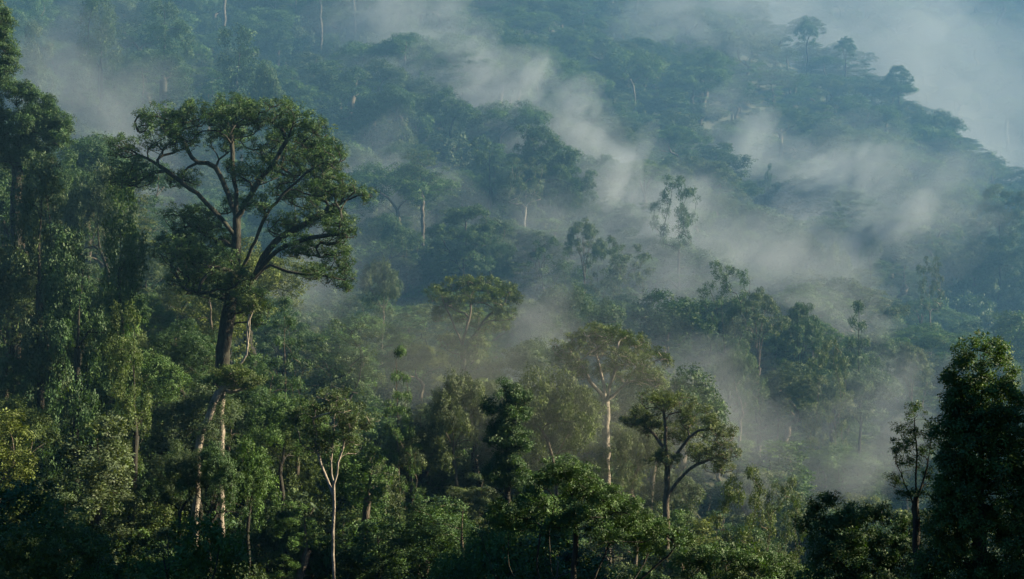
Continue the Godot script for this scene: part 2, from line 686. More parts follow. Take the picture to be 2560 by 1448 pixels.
func lobed_tree(called: String, label: String, foot: Vector3, paths: Array, lobes: Array, d: float, wood: String, green: String, trunk_r: float, opt := {}) -> void:
	# paths: the limbs as the photograph shows them, each a list of [px, py, metres behind d]; lobes: [px, py, rx, ry, metres behind d]
	var s := Skeleton.new()
	var cr := Crown.new()
	var ppm := 1280.0 / (TX * d)
	for k in paths.size():
		var pts := []
		for q in paths[k]:
			pts.append(at(q[0], q[1], d) + Vector3(0, 0, -q[2]) - foot)
		if k == 0:
			add_path(s, -1, pts, opt.get("step", 1.2))
			s.lowest = int(s.p.size() * opt.get("fork", 0.5))
		else:
			var first: Vector3 = pts.pop_front()
			var j := s.lowest
			for i in range(0, s.p.size()):
				if s.p[i].distance_to(first) < s.p[j].distance_to(first):
					j = i
			add_path(s, j, pts, opt.get("step", 1.2))
	var cr_r: float = opt.get("clump", 1.3)
	for l in lobes:
		var c := at(l[0], l[1], d) + Vector3(0, 0, -l[4]) - foot
		var rx: float = l[2] / ppm
		var ry: float = l[3] / ppm
		var rz: float = opt.get("deep", 1.0) * rx
		var loose: float = 1.22 if opt.get("shell", 0.45) > 0.38 else 1.0
		var n := maxi(3, int(opt.get("many", 1.0) * 4.2 * loose * loose * rx * ry / (cr_r * cr_r)))
		for k in n:
			var u := Vector3(rng.randfn(), rng.randfn(), rng.randfn()).normalized() * pow(rng.randf(), opt.get("shell", 0.45)) * loose
			var q := c + u * Vector3(rx, ry, rz)
			if k % int(opt.get("twigs", 1)) == 0:
				reach(s, q - Vector3(0, .3, 0), 1.0)
			clump(cr, q, cr_r * rng.randf_range(0.7, 1.25), opt.get("flat", 0.5) * rng.randf_range(0.8, 1.2), opt.get("per", 13.0) * (0.72 if loose > 1.0 else 1.0), opt.get("size", 0.85) * rng.randf_range(0.85, 1.15), opt.get("warm", 0.2))
	var o := thing(called, label, "tree", foot)
	part(o, "trunk", wood_mesh(s, trunk_r, opt.get("twig", 0.04)), bark[wood])
	part(o, "crown", crown_mesh(cr), leaf[green])


func named_trees() -> void:
	hero()
	vine_tower()
	lobed_trees()
	for t in [
		# called, label, kind, px, top, wide, d, free, bark, green
		["conical_tree", "pointed bright green tree with a narrow peaked crown beside the pale bushes", "layered_a", 1000, 872, 130, 212, 1080, "brown", "fresh"],
		["layered_tree", "layered tree with drooping leaf tiers just beside the tall emergent tree", "layered_b", 715, 742, 150, 222, 930, "brown", "deep"],
		["bare_limbed_tree", "thin open tree with dark forked limbs in the mist below the emergent tree", "sparse_a", 865, 800, 190, 238, 960, "dark", "dull"],
		["pale_leafed_bush_tree", "sunlit grey-green leafy tree between the pointed tree and the dark narrow tree", "dome_a", 1140, 940, 180, 216, 1060, "brown", "grey"],
		["sunlit_tree", "sunlit olive bushy tree standing behind the dark narrow tree", "dome_c", 1390, 935, 230, 222, 1120, "brown", "olive"],
		["sunlit_tree", "sunlit grey-green bushy tree at the foot of the round-crowned umbrella tree", "dome_d", 1590, 1040, 170, 221, 1180, "brown", "grey"],
		["slender_tree", "slim open tree with fine upright twigs at the edge of the misty valley", "open_a", 1962, 1192, 130, 188, 1400, "brown", "dull"],
		["slope_tree", "open leafy tree on the valley edge beside the slim upright tree", "open_b", 1860, 1168, 170, 196, 1350, "brown", "olive"],
		["wall_tree", "dense dark tree closing the wall of leaves under the dark round crown", "dome_b", 20, 395, 230, 236, 560, "dark", "deep"],
		["wall_tree", "dense leafy tree in the wall of leaves between the dark crown and the emergent tree", "dome_d", 150, 385, 200, 238, 560, "dark", "deep"],
		["wall_tree", "dense dull green tree next to the emergent tree's outer branches", "dome_a", 255, 425, 190, 234, 560, "dark", "dull"],
		["wall_tree", "broad vine-draped tree low in the wall of leaves", "vine_c", 180, 600, 220, 190, 800, "dark", "deep"],
		["leafy_tree", "low round leafy tree downhill of the leaning pale trunk", "dome_d", 455, 1105, 150, 180, 1250, "dark", "dull"],
		["leafy_tree", "low leafy tree on the emergent tree's shaded side with broad leaves", "dome_b", 625, 1100, 150, 182, 1250, "dark", "fresh"],
		["leafy_tree", "low leafy tree hiding the feet of the two pale trunks", "dome_a", 540, 1120, 190, 178, 1250, "dark", "deep"],
		["vine_clad_tree", "vine-hung lit tree beside the emergent tree's trunk with yellowish shoots", "vine_a", 300, 455, 170, 205, 900, "dark", "fresh"],
		["vine_clad_tree", "broad dull green vine-hung tree at the edge of the slope under the dark crown", "vine_c", 95, 420, 260, 200, 700, "dark", "dull"],
		["vine_clad_tree", "lower vine-draped tree with yellow tips below the lit vine-hung tree", "vine_b", 310, 740, 150, 180, 1000, "dark", "olive"],
		["round_tree", "rounded pale green tree in thin mist right behind the emergent tree's lowest branch", "dome_a", 955, 655, 120, 300, 760, "brown", "dull"],
		["dark_dome_tree", "dark dome-crowned tree rising behind the sunlit umbrella tree", "dome_c", 1442, 726, 225, 300, 830, "dark", "deep"],
		["dense_tree", "dense broad blue-green tree beside the dark dome-crowned tree", "dome_b", 1665, 730, 260, 330, 900, "brown", "deep"],
		["tall_dark_tree", "tall narrow dark tree with a ragged top and long bare trunk on the spur", "open_a", 1815, 652, 150, 318, 860, "dark", "deep"],
		["flat_crowned_tree", "flat-crowned tree with spreading twigs beside the tall ragged tree", "umbrella_b", 1895, 714, 170, 324, 880, "brown", "dull"],
		["umbrella_tree", "small umbrella-crowned tree sloping to one side beyond the flat-crowned tree", "umbrella_a", 2000, 746, 150, 332, 860, "dark", "deep"],
		["pointed_tree", "pointed tree of stacked dark leaf tiers standing alone on the spur", "layered_b", 2145, 752, 135, 335, 860, "dark", "deep"],
		["misty_tree", "rounded open tree with a visible forked trunk in the valley mist", "umbrella_a", 2275, 848, 130, 350, 1000, "brown", "dull"],
		["spur_tree", "leafy upright tree with a straight thin trunk on the spur's shoulder", "open_b", 2070, 850, 130, 308, 1000, "brown", "olive"],
		["spur_tree", "bushy green tree under the tall ragged tree on the spur", "dome_d", 1850, 855, 120, 300, 950, "brown", "deep"],
		["dark_dome_tree", "dark round tree half sunk in mist beside the airy blue-green tree", "dome_a", 972, 541, 175, 400, 660, "dark", "deep"],
		["dark_dome_tree", "smaller dark round tree on the other side of the airy blue-green tree", "dome_d", 1236, 590, 115, 402, 700, "dark", "deep"],
		["sparse_tree", "sparse tree with tufted leaf pads on thin bare branches in the mist", "sparse_a", 1373, 593, 110, 378, 720, "dark", "deep"],
		["vine_clad_tree", "narrow vine-covered tree beside the great leafy mound in the mist", "vine_b", 1205, 335, 100, 465, 520, "dark", "deep"],
		["misty_dome_tree", "wide dark dome tree in blue mist below the small lone tree", "dome_c", 985, 222, 175, 525, 340, "dark", "deep"],
		["misty_dome_tree", "narrower dark dome tree in blue mist next to the wide one", "dome_b", 1122, 218, 120, 528, 350, "dark", "deep"],
		["lone_small_tree", "small lone tree with a tufted crown standing above the misty dome trees", "sparse_a", 1060, 178, 55, 560, 225, "dark", "deep"],
		["pale_trunk_tree", "thin-crowned tree with a long pale trunk rising from mist", "pale_a", 1052, 372, 130, 432, 540, "brown", "dull"],
		["pale_trunk_tree", "pale-trunked tree standing in front of the great leafy mound", "pale_b", 1310, 392, 110, 452, 530, "pale", "dull"],
		["misty_tall_tree", "tall forked tree with a round tufted crown fading in bright mist", "pale_b", 1690, 437, 120, 420, 590, "dark", "deep"],
		["misty_flat_tree", "flat-topped tree in mist under the leafy mound's shoulder", "umbrella_b", 1460, 540, 120, 400, 640, "brown", "dull"],
		["misty_loose_tree", "loose-branched tree in mist beside the sparse tufted tree", "open_b", 1515, 590, 110, 388, 660, "brown", "dull"],
		["misty_stemmed_tree", "thin-stemmed tree in mist below the tall forked tree", "pale_b", 1570, 610, 120, 378, 700, "brown", "dull"],
		["hanging_vine_tree", "blue-shaded vine curtain tree high on the far slope beside the bare trunk", "vine_a", 600, 70, 190, 460, 300, "dark", "deep"],
		["hanging_vine_tree", "blue-shaded wide vine curtain tree in the middle of the high far slope", "vine_b", 420, -10, 180, 470, 280, "dark", "deep"],
		["hanging_vine_tree", "blue-shaded vine curtain tree above the mist pocket on the far slope", "vine_c", 250, 10, 190, 462, 260, "dark", "deep"],
		["hanging_vine_tree", "pale blue vine curtain tree next to the dark leaning edge tree", "vine_a", 95, 60, 130, 450, 240, "dark", "dull"],
		["round_tree", "round blue-green tree peeping over the emergent tree's crown", "dome_a", 668, 168, 130, 432, 260, "dark", "deep"],
		["tall_bare_trunk_tree", "tall straight pale trunk tree on the blue far slope above the emergent tree", "pale_a", 555, -150, 110, 600, 60, "brown", "deep"],
		["tall_bare_trunk_tree", "very slim pale trunk tree in blue mist on the high slope", "pale_a", 806, -110, 90, 640, 85, "brown", "deep"],
		["tall_bare_trunk_tree", "slim pale trunk tree in bright mist beside the very slim one", "pale_b", 888, -120, 90, 645, 80, "brown", "deep"],
		["ridge_tree", "broad umbrella tree silhouetted against mist on the far ridge", "umbrella_a", 2245, 160, 85, 935, 215, "dark", "deep"],
		["ridge_tree", "narrow upright tree breaking the far ridge line near its summit", "dome_b", 2015, 42, 60, 940, 110, "dark", "deep"],
		["ridge_tree", "small spreading tree fading into mist on the far ridge", "umbrella_b", 2115, 88, 60, 938, 130, "dark", "deep"],
		["misty_umbrella_tree", "small round umbrella tree half lost in pale mist on the middle slope", "umbrella_a", 2175, 557, 65, 520, 620, "dark", "deep"],
		["misty_pointed_tree", "faint pointed tree in the brightest mist of the middle slope", "layered_a", 2095, 505, 75, 570, 600, "dark", "deep"],
		["misty_round_tree", "faint round tree in mist below the small column-like tree", "dome_d", 1843, 525, 60, 520, 590, "dark", "deep"],
		["column_tree", "small column-like tree on the misty spur edge", "vine_b", 1922, 405, 32, 640, 480, "dark", "deep"],
		["misty_round_tree", "dark round tree in mist below the small umbrella tree", "dome_a", 2090, 612, 80, 480, 660, "dark", "deep"],
		["misty_round_tree", "wide faint tree in mist beside the dark round one", "dome_c", 2010, 588, 100, 500, 660, "dark", "deep"],
		["misty_round_tree", "small faint tree with a short trunk in mist of the valley head", "open_a", 1918, 600, 42, 500, 650, "dark", "deep"],
		["pale_trunk_tree", "short pale trunk tree under the dark wooded bluff", "pale_b", 2328, 640, 70, 440, 740, "pale", "dull"],
	]:
		tree(t[0], t[1], t[2], t[3], t[4], t[5], t[6], t[7], t[8], t[9])


func vine_tower() -> void:
	var d := 85.0
	var foot := on_ground(2450, d)
	lobed_tree("vine_tower_tree", "tree trunk smothered in glossy climbers like a tall leafy tower", foot, [
		[[2455, 3000, 0], [2450, 1500, 0], [2455, 1100, 0], [2450, 880, 0]],
	], [
		[2450, 888, 66, 42, 0], [2455, 940, 88, 56, 0], [2405, 1010, 44, 60, 0], [2378, 1090, 50, 64, -.4], [2458, 1000, 90, 62, 0], [2482, 1060, 94, 66, 0], [2525, 1020, 46, 64, 0], [2430, 1060, 70, 60, -.5], [2400, 1130, 62, 60, -1], [2470, 1150, 110, 80, 0], [2540, 1130, 60, 90, .5],
		[2385, 1200, 60, 60, -1.2], [2450, 1250, 120, 90, 0], [2545, 1260, 80, 110, 0], [2380, 1300, 75, 80, -.6], [2470, 1370, 140, 100, 0], [2380, 1420, 90, 80, 0], [2560, 1420, 100, 110, 0], [2440, 1540, 170, 130, 0],
	], d, "dark", "deep", 0.7, {"fork": 0.3, "clump": 0.42, "many": 0.8, "per": 50.0, "size": 0.46, "shell": 0.12, "flat": 0.9, "twigs": 6, "warm": 0.5, "step": 0.8, "twig": 0.02})
	clear.append([2300, 2620, 820, 1500, d])


func lobed_trees() -> void:
	var d := 88.0
	lobed_tree("slender_dark_tree", "slender dark tree with an airy crown standing close beside the leafy vine tower", on_ground(2292, d), [
		[[2294, 2900, 0], [2292, 1450, 0], [2290, 1250, 0], [2292, 1120, 0], [2284, 1025, 0]],
		[[2291, 1260, 0], [2262, 1200, .4], [2246, 1160, .6]], [[2291, 1230, 0], [2312, 1170, -.4], [2322, 1110, -.4]],
	], [
		[2285, 1035, 24, 20, 0], [2262, 1075, 26, 18, .3], [2312, 1075, 24, 16, -.3], [2250, 1120, 20, 15, .5], [2305, 1128, 25, 18, -.4], [2270, 1155, 24, 16, .3], [2250, 1205, 22, 18, .6], [2315, 1185, 22, 15, 0], [2275, 1110, 20, 15, -.6], [2300, 1230, 26, 15, .2], [2262, 1240, 18, 12, 0],
	], d, "dark", "deep", 0.22, {"fork": 0.6, "clump": 0.36, "per": 60.0, "size": 0.32, "many": 1.0, "step": 0.6, "twig": 0.012})
	d = 95.0
	lobed_tree("dark_bushy_tree", "dark bushy tree with one raised tuft in deep shade below the vine tower", on_ground(2150, d), [
		[[2150, 2800, 0], [2150, 1600, 0], [2140, 1420, 0], [2130, 1330, 0]], [[2150, 1480, 0], [2080, 1380, 0], [2056, 1270, 0]], [[2150, 1480, 0], [2230, 1390, 0], [2260, 1310, 0]],
	], [
		[2055, 1255, 36, 24, 0], [2030, 1310, 32, 40, 0], [2090, 1305, 50, 30, -.5], [2150, 1290, 50, 25, 0], [2210, 1292, 50, 25, .5], [2258, 1312, 36, 30, 0], [2070, 1370, 60, 40, -1], [2160, 1360, 80, 45, -1], [2240, 1380, 60, 50, -.5], [2050, 1440, 60, 45, -1], [2200, 1450, 110, 50, -1], [2110, 1480, 80, 40, -1.4],
	], d, "dark", "deep", 0.35, {"fork": 0.5, "clump": 0.5, "per": 42.0, "size": 0.45, "many": 1.25, "shell": 0.3, "flat": 0.7, "twigs": 3, "step": 0.8, "twig": 0.02, "warm": 0.1})
	d = 110.0
	lobed_tree("spreading_bush_tree", "glossy wide-spreading tree with many dark splayed stems and yellow-tipped leaves", on_ground(1430, d), [
		[[1430, 2300, 0], [1430, 1750, 0], [1435, 1600, 0], [1430, 1480, 0], [1440, 1350, 0], [1430, 1240, 0]],
		[[1432, 1640, 0], [1300, 1540, 0], [1240, 1440, -.5], [1212, 1360, -1], [1190, 1320, -1]], [[1432, 1600, 0], [1330, 1510, .6], [1275, 1430, 1], [1270, 1340, 1]],
		[[1432, 1580, 0], [1350, 1450, -1], [1345, 1360, -1.5], [1360, 1260, -1]], [[1432, 1560, 0], [1385, 1450, 1.4], [1375, 1370, 2], [1390, 1260, 2]],
		[[1434, 1600, 0], [1540, 1500, -.6], [1600, 1440, -1], [1660, 1385, -1.4], [1705, 1345, -1.5]], [[1434, 1580, 0], [1490, 1450, 1], [1530, 1360, 1.5], [1560, 1290, 2]], [[1434, 1590, 0], [1580, 1470, 1.4], [1640, 1370, 2.2]],
	], [
		[1258, 1268, 50, 22, -.8], [1325, 1272, 55, 28, 0], [1400, 1180, 55, 36, 1], [1450, 1195, 66, 40, 0], [1350, 1222, 42, 26, 1.5], [1510, 1240, 66, 38, -.5], [1580, 1280, 60, 36, 0], [1650, 1318, 56, 34, -1], [1702, 1340, 36, 26, -1.5],
		[1450, 1280, 80, 34, -1], [1540, 1325, 80, 32, -1.2], [1610, 1365, 60, 24, 0], [1385, 1310, 60, 26, -1], [1290, 1312, 50, 20, 0], [1245, 1300, 36, 22, -1], [1480, 1250, 80, 40, 2], [1590, 1330, 70, 34, 2.4],
	], d, "dark", "deep", 0.5, {"fork": 0.15, "clump": 0.5, "per": 42.0, "size": 0.46, "many": 0.9, "shell": 0.35, "flat": 0.65, "twigs": 2, "step": 0.7, "twig": 0.018, "warm": 0.28})
	clear.append([1200, 1740, 1130, 1460, d])
	d = 103.0
	lobed_tree("low_glossy_tree", "low glossy green tree top beside the wide-spreading many-stemmed tree", on_ground(1820, d), [
		[[1820, 2400, 0], [1820, 1700, 0], [1822, 1520, 0], [1815, 1430, 0]], [[1820, 1560, 0], [1730, 1450, 0]], [[1820, 1560, 0], [1930, 1450, 0]],
	], [[1735, 1405, 50, 30, 0], [1800, 1385, 50, 26, 0], [1870, 1400, 50, 28, 0], [1940, 1420, 50, 30, 0], [1760, 1460, 80, 40, -1], [1880, 1470, 90, 40, -1], [1985, 1455, 40, 30, 0]],
		d, "dark", "deep", 0.3, {"fork": 0.4, "clump": 0.5, "per": 42.0, "size": 0.45, "many": 1.2, "shell": 0.3, "flat": 0.65, "twigs": 2, "step": 0.8, "twig": 0.02})
	d = 110.0
	clear.append([2010, 2340, 1010, 1460, 95.0])
	d = 172.0
	lobed_tree("pale_forked_tree", "small tree with a thin pale trunk forked like a Y above dark undergrowth", on_ground(834, d), [
		[[834, 1700, 0], [834, 1390, 0], [833, 1290, 0], [833, 1225, 0], [829, 1150, 0], [835, 1070, 0]], [[833, 1228, 0], [806, 1180, .4], [790, 1125, .6], [788, 1080, .6]], [[833, 1205, 0], [843, 1178, -.3], [862, 1100, -.5]],
	], [[800, 1015, 46, 26, 0], [860, 1030, 46, 30, 0], [832, 1080, 56, 32, 1], [780, 1090, 36, 28, .5], [882, 1085, 36, 26, -.5], [830, 1120, 60, 24, 2], [765, 1040, 40, 24, 1], [905, 1050, 40, 24, 0], [840, 985, 40, 18, 0]], d, "pale", "dull", 0.17, {"fork": 0.5, "clump": 0.65, "per": 15.0, "size": 0.66, "many": 0.75, "warm": 0.2, "twig": 0.025})
	clear.append([760, 910, 990, 1390, d])
	d = 190.0
	lobed_tree("dark_narrow_tree", "dark dense narrow tree standing against sunlit grey-green leaves", on_ground(1270, d), [[[1270, 1600, 0], [1270, 1300, 0], [1268, 1100, 0], [1266, 990, 0]]],
		[[1265, 980, 26, 20, 0], [1298, 1000, 22, 17, 0], [1238, 1014, 25, 19, 0], [1280, 1038, 40, 28, 0], [1252, 1088, 44, 33, 0], [1292, 1105, 36, 30, 0], [1268, 1155, 42, 28, 0], [1240, 1190, 40, 24, 0], [1290, 1195, 40, 24, 0]],
		d, "dark", "deep", 0.4, {"fork": 0.5, "clump": 0.9, "per": 24.0, "size": 0.75, "many": 1.5, "shell": 0.3, "flat": 0.75, "twigs": 2, "warm": 0.05})
	clear.append([1195, 1330, 960, 1220, d])
	d = 197.0
	var foot := on_ground(505, d)
	lobed_tree("curving_pale_tree", "pale sunlit trunk leaning and curving up across the emergent tree", foot, [
		[[500, 1450, -4], [512, 1122, -4], [534, 1045, -4], [565, 966, -4], [604, 922, -4], [630, 884, -4], [631, 840, -4], [636, 785, -4]], [[630, 850, -4], [640, 800, -4], [648, 770, -4]],
	], [[610, 930, 56, 22, -5], [655, 950, 26, 14, -5], [645, 762, 26, 20, -4]], d, "pale", "olive", 0.46, {"fork": 0.35, "clump": 0.9, "per": 24.0, "size": 0.75})
	lobed_tree("straight_pale_tree", "straight pale trunk rising beside the leaning pale one", on_ground(560, d), [
		[[561, 1460, -2], [560, 1130, -2], [561, 985, -2], [562, 955, -2]]], [[590, 952, 54, 22, -3]], d, "pale", "deep", 0.42, {"fork": 0.75, "clump": 0.9, "per": 24.0, "size": 0.75})
	clear.append([480, 680, 900, 1130, 193.0])
	d = 205.0
	lobed_tree("spreading_sunlit_tree", "open spreading tree with a pale forked trunk beside the misty valley", on_ground(1668, d), [
		[[1668, 1500, 0], [1666, 1290, 0], [1668, 1180, 0], [1664, 1100, 0], [1660, 1030, 0]], [[1667, 1180, 0], [1700, 1120, -1], [1745, 1070, -2], [1790, 1075, -2]], [[1667, 1240, 0], [1720, 1180, 1], [1790, 1150, 2]], [[1665, 1120, 0], [1620, 1070, 2], [1595, 1040, 3]],
	], [[1640, 1000, 40, 22, 0], [1692, 1008, 46, 22, 1], [1742, 1040, 42, 22, -1], [1790, 1078, 36, 22, -2], [1820, 1128, 28, 22, 1], [1630, 1060, 38, 26, 2], [1592, 1050, 32, 26, 3], [1700, 1085, 46, 24, 2], [1762, 1135, 46, 24, 2], [1650, 1140, 36, 24, -2], [1802, 1168, 30, 18, 2]],
		d, "brown", "grey", 0.42, {"fork": 0.55, "clump": 0.6, "per": 17.0, "size": 0.7, "many": 1.0, "flat": 0.8, "warm": 0.35})
	clear.append([1570, 1840, 985, 1260, d])
	d = 230.0
	lobed_tree("sunlit_umbrella_tree", "sunlit umbrella tree with a straight grey trunk forking into a wide flat crown", on_ground(1515, d), [
		[[1518, 1500, 0], [1517, 1165, 0], [1515, 1060, 0], [1514, 1004, 0]], [[1514, 1010, 0], [1490, 970, -1], [1462, 935, -2], [1440, 890, -2]], [[1514, 1006, 0], [1510, 950, 2], [1490, 880, 3]], [[1514, 1006, 0], [1530, 940, -2], [1540, 870, -3]], [[1514, 1010, 0], [1550, 975, 1], [1600, 920, 2], [1650, 900, 2]], [[1514, 1008, 0], [1560, 960, -2], [1610, 945, -3]],
	], [
		[1428, 868, 42, 26, -2], [1478, 832, 48, 20, 0], [1530, 838, 50, 22, 0], [1580, 855, 48, 22, 0], [1630, 885, 42, 20, 2], [1662, 903, 22, 12, 2], [1500, 870, 60, 26, 4], [1560, 895, 60, 28, -4], [1448, 920, 38, 24, -3], [1612, 935, 44, 24, -3], [1540, 930, 44, 20, 4], [1640, 955, 24, 24, -2], [1420, 910, 30, 20, 3],
	], d, "pale", "olive", 0.55, {"fork": 0.85, "clump": 0.7, "per": 17.0, "size": 0.7, "many": 0.9, "warm": 0.35})
	clear.append([1385, 1690, 805, 1150, d])
	d = 270.0
	lobed_tree("hazy_umbrella_tree", "broad low-domed umbrella tree in thin sunlit haze with vines on its trunk", on_ground(1155, d), [
		[[1156, 1300, 0], [1156, 1000, 0], [1158, 900, 0], [1156, 860, 0]], [[1157, 870, 0], [1132, 805, -1], [1108, 750, -2]], [[1157, 866, 0], [1174, 790, 2], [1180, 730, 3]], [[1157, 870, 0], [1212, 800, -1], [1262, 758, -2]], [[1157, 880, 0], [1200, 830, 2], [1250, 790, 3]],
	], [
		[1102, 736, 34, 20, -2], [1150, 712, 44, 17, 0], [1200, 706, 50, 17, 0], [1250, 726, 40, 18, 0], [1284, 750, 24, 15, 0], [1130, 760, 40, 17, 4], [1200, 745, 56, 22, -4], [1260, 778, 34, 20, -3], [1180, 795, 40, 18, 5], [1100, 790, 28, 18, 4], [1232, 815, 42, 20, 3], [1170, 900, 40, 36, -1], [1205, 935, 46, 36, 0], [1120, 850, 32, 20, 3], [1190, 860, 34, 26, -2],
	], d, "brown", "olive", 0.6, {"fork": 0.75, "clump": 0.85, "per": 14.0, "size": 0.78, "many": 1.0, "warm": 0.3})
	clear.append([1040, 1300, 686, 930, d])
	d = 390.0
	lobed_tree("airy_tree", "airy blue-green tree with leaf pads and gaps showing mist behind", on_ground(1158, d), [
		[[1158, 1000, 0], [1158, 760, 0], [1160, 660, 0], [1166, 590, 0], [1160, 535, 0]], [[1160, 660, 0], [1190, 615, 2], [1215, 570, 3]], [[1160, 680, 0], [1120, 620, -2], [1095, 585, -3]],
	], [[1138, 540, 30, 16, 0], [1182, 530, 38, 16, 2], [1216, 560, 22, 14, 3], [1098, 582, 30, 16, -3], [1150, 580, 34, 17, 3], [1192, 600, 28, 16, -3], [1088, 630, 30, 20, 2], [1150, 640, 38, 20, -3], [1120, 670, 40, 20, 2], [1190, 660, 30, 20, 3]], d, "dark", "deep", 0.55, {"fork": 0.5, "clump": 1.3, "per": 13.0, "size": 0.95, "many": 1.2})
	clear.append([1060, 1240, 512, 720, d])
	d = 470.0
	lobed_tree("leafy_mound_tree", "great leafy mound of a vine-covered tree standing against bright mist", on_ground(1360, d), [[[1360, 800, 0], [1350, 600, 0], [1345, 450, 0], [1330, 345, 0]]],
		[[1318, 340, 32, 20, 0], [1352, 352, 44, 26, 0], [1392, 382, 38, 28, 0], [1308, 390, 38, 34, 0], [1360, 420, 60, 44, 0], [1412, 440, 44, 38, 0], [1440, 386, 17, 17, 0], [1466, 450, 28, 24, 0], [1318, 470, 40, 40, 0], [1400, 500, 50, 40, 0], [1340, 550, 66, 44, 0], [1450, 510, 40, 44, 0], [1400, 580, 70, 40, 0]],
		d, "dark", "deep", 0.9, {"fork": 0.4, "clump": 1.8, "per": 6.0, "size": 1.25, "many": 0.95, "shell": 0.2, "flat": 0.75, "twigs": 5})
	clear.append([1270, 1500, 315, 540, d])
	d = 560.0
	lobed_tree("wooded_bluff_tree", "dark blue wooded bluff of one great vine-hung tree beside pale mist", on_ground(2500, d), [[[2500, 900, 0], [2500, 700, 0], [2500, 600, 0], [2495, 500, 0]]],
		[[2490, 498, 38, 32, 0], [2542, 520, 40, 38, 0], [2468, 570, 50, 50, 0], [2530, 600, 60, 60, 0], [2450, 650, 50, 60, 0], [2520, 690, 80, 70, 0], [2440, 740, 60, 50, 0], [2540, 770, 80, 60, 0]],
		d, "dark", "deep", 0.9, {"fork": 0.4, "clump": 2.2, "per": 5.0, "size": 1.45, "many": 0.6, "shell": 0.2, "flat": 0.75, "twigs": 5})
	clear.append([2390, 2600, 460, 760, d])
	d = 222.0
	lobed_tree("dark_crowned_tree", "dense dark blue-green round crown standing over the vine-hung trees at the slope's edge", on_ground(40, d), [[[40, 1200, 0], [40, 600, 0], [45, 420, 0], [55, 300, 0]]],
		[[40, 230, 48, 28, 0], [100, 268, 48, 32, 0], [150, 302, 32, 28, 0], [60, 320, 70, 40, 0], [140, 345, 40, 24, 0], [20, 380, 50, 40, 0], [90, 390, 50, 30, 0], [-30, 300, 50, 60, 0]],
		d, "dark", "deep", 0.8, {"fork": 0.5, "clump": 1.0, "per": 20.0, "size": 0.8, "many": 1.5, "shell": 0.3, "flat": 0.7, "twigs": 3, "warm": 0.05})
	d = 214.0
	lobed_tree("dark_edge_tree", "tall dark tree with ragged leaf tufts leaning in over the slope's edge", on_ground(-20, d), [[[-30, 1200, 0], [-30, 600, 0], [-22, 300, 0], [-10, 60, 0]]],
		[[2, 65, 26, 30, 0], [16, 130, 22, 22, 0], [6, 175, 26, 30, 0], [-30, 110, 40, 50, 0], [-40, 30, 40, 40, 0]], d, "dark", "deep", 0.6, {"fork": 0.6, "clump": 1.0, "per": 20.0, "size": 0.8, "many": 1.4, "warm": 0.05})
	clear.append([-60, 185, 20, 420, 222.0])


func hero() -> void:
	var d := 200.0
	var foot := on_ground(548, d)
	var g := 724.0 - foot.y / (TY * d) * 724.0
	lobed_tree("emergent_tree", "tallest broad-crowned dark tree with thick forked limbs above the left forest", foot, [
		[[520, g + 30, 2], [532, 1100, 1], [556, 900, 0], [572, 770, 0], [588, 660, 0], [592, 560, 0], [586, 470, .5], [580, 380, 0], [576, 290, 1]],
		[[580, 600, 0], [520, 505, -2], [440, 440, -3], [370, 395, -4], [325, 375, -4]],
		[[586, 540, 0], [548, 455, 3], [515, 405, 4], [470, 395, 4], [430, 330, 5], [395, 290, 5]],
		[[592, 540, 0], [650, 470, -3], [700, 410, -4], [740, 340, -5]],
		[[575, 740, 0], [640, 620, -3], [690, 530, -5], [770, 450, -6], [840, 410, -6]],
		[[572, 780, 0], [625, 700, 2], [665, 620, 3], [760, 550, 4], [860, 495, 4], [915, 482, 4]],
		[[600, 740, 1], [690, 640, -4], [790, 600, -6], [865, 590, -7]],
		[[610, 715, 2], [670, 665, 1], [720, 680, 0], [800, 690, 0], [860, 700, 0]],
		[[570, 770, 0], [510, 735, 3], [440, 720, 5], [400, 650, 6]],
		[[580, 620, 0], [520, 590, 4], [450, 560, 6]],
	], [
		[385, 290, 62, 36, 5], [470, 280, 62, 30, 2], [585, 265, 58, 30, 1], [600, 310, 60, 34, -4], [700, 295, 70, 34, -4], [775, 335, 60, 40, -3], [825, 395, 45, 36, -6],
		[760, 400, 80, 44, 3], [690, 360, 66, 40, 6], [560, 335, 58, 36, 4], [440, 345, 66, 32, -2], [335, 370, 48, 24, -4], [360, 440, 60, 32, -5], [440, 445, 45, 22, 4],
		[640, 430, 58, 34, -3], [740, 470, 80, 36, 6], [830, 470, 60, 28, -4], [892, 482, 36, 16, 4], [800, 535, 62, 30, 3], [700, 560, 44, 28, 5], [862, 580, 40, 30, -6],
		[770, 620, 58, 24, -5], [850, 640, 38, 36, -4], [800, 682, 58, 18, 0], [862, 705, 24, 26, 0], [450, 535, 66, 32, 6], [415, 615, 56, 44, 6], [500, 585, 66, 42, 4],
		[540, 650, 62, 40, -3], [450, 690, 56, 34, 5], [520, 715, 60, 26, -3], [600, 690, 36, 24, -4], [622, 745, 46, 34, -2], [560, 500, 30, 22, 6], [660, 520, 30, 26, -6],
		[640, 780, 30, 34, 1], [480, 640, 50, 40, -5],
	], d, "dark", "deep", 0.92, {"fork": 0.45, "clump": 0.66, "many": 1.05, "per": 15.0, "deep": 0.95, "size": 0.7, "flat": 0.75, "shell": 0.4, "warm": 0.34})
	clear.append([280, 940, 220, 900, d])


# ---------------------------------------------------------------- the forest between
func hidden_by_named(px: float, wide: float, top: float, d: float) -> bool:
	for c in clear:
		if d < c[4] and px + wide * .45 > c[0] and px - wide * .45 < c[1] and top < c[3]:
			return true
	return false


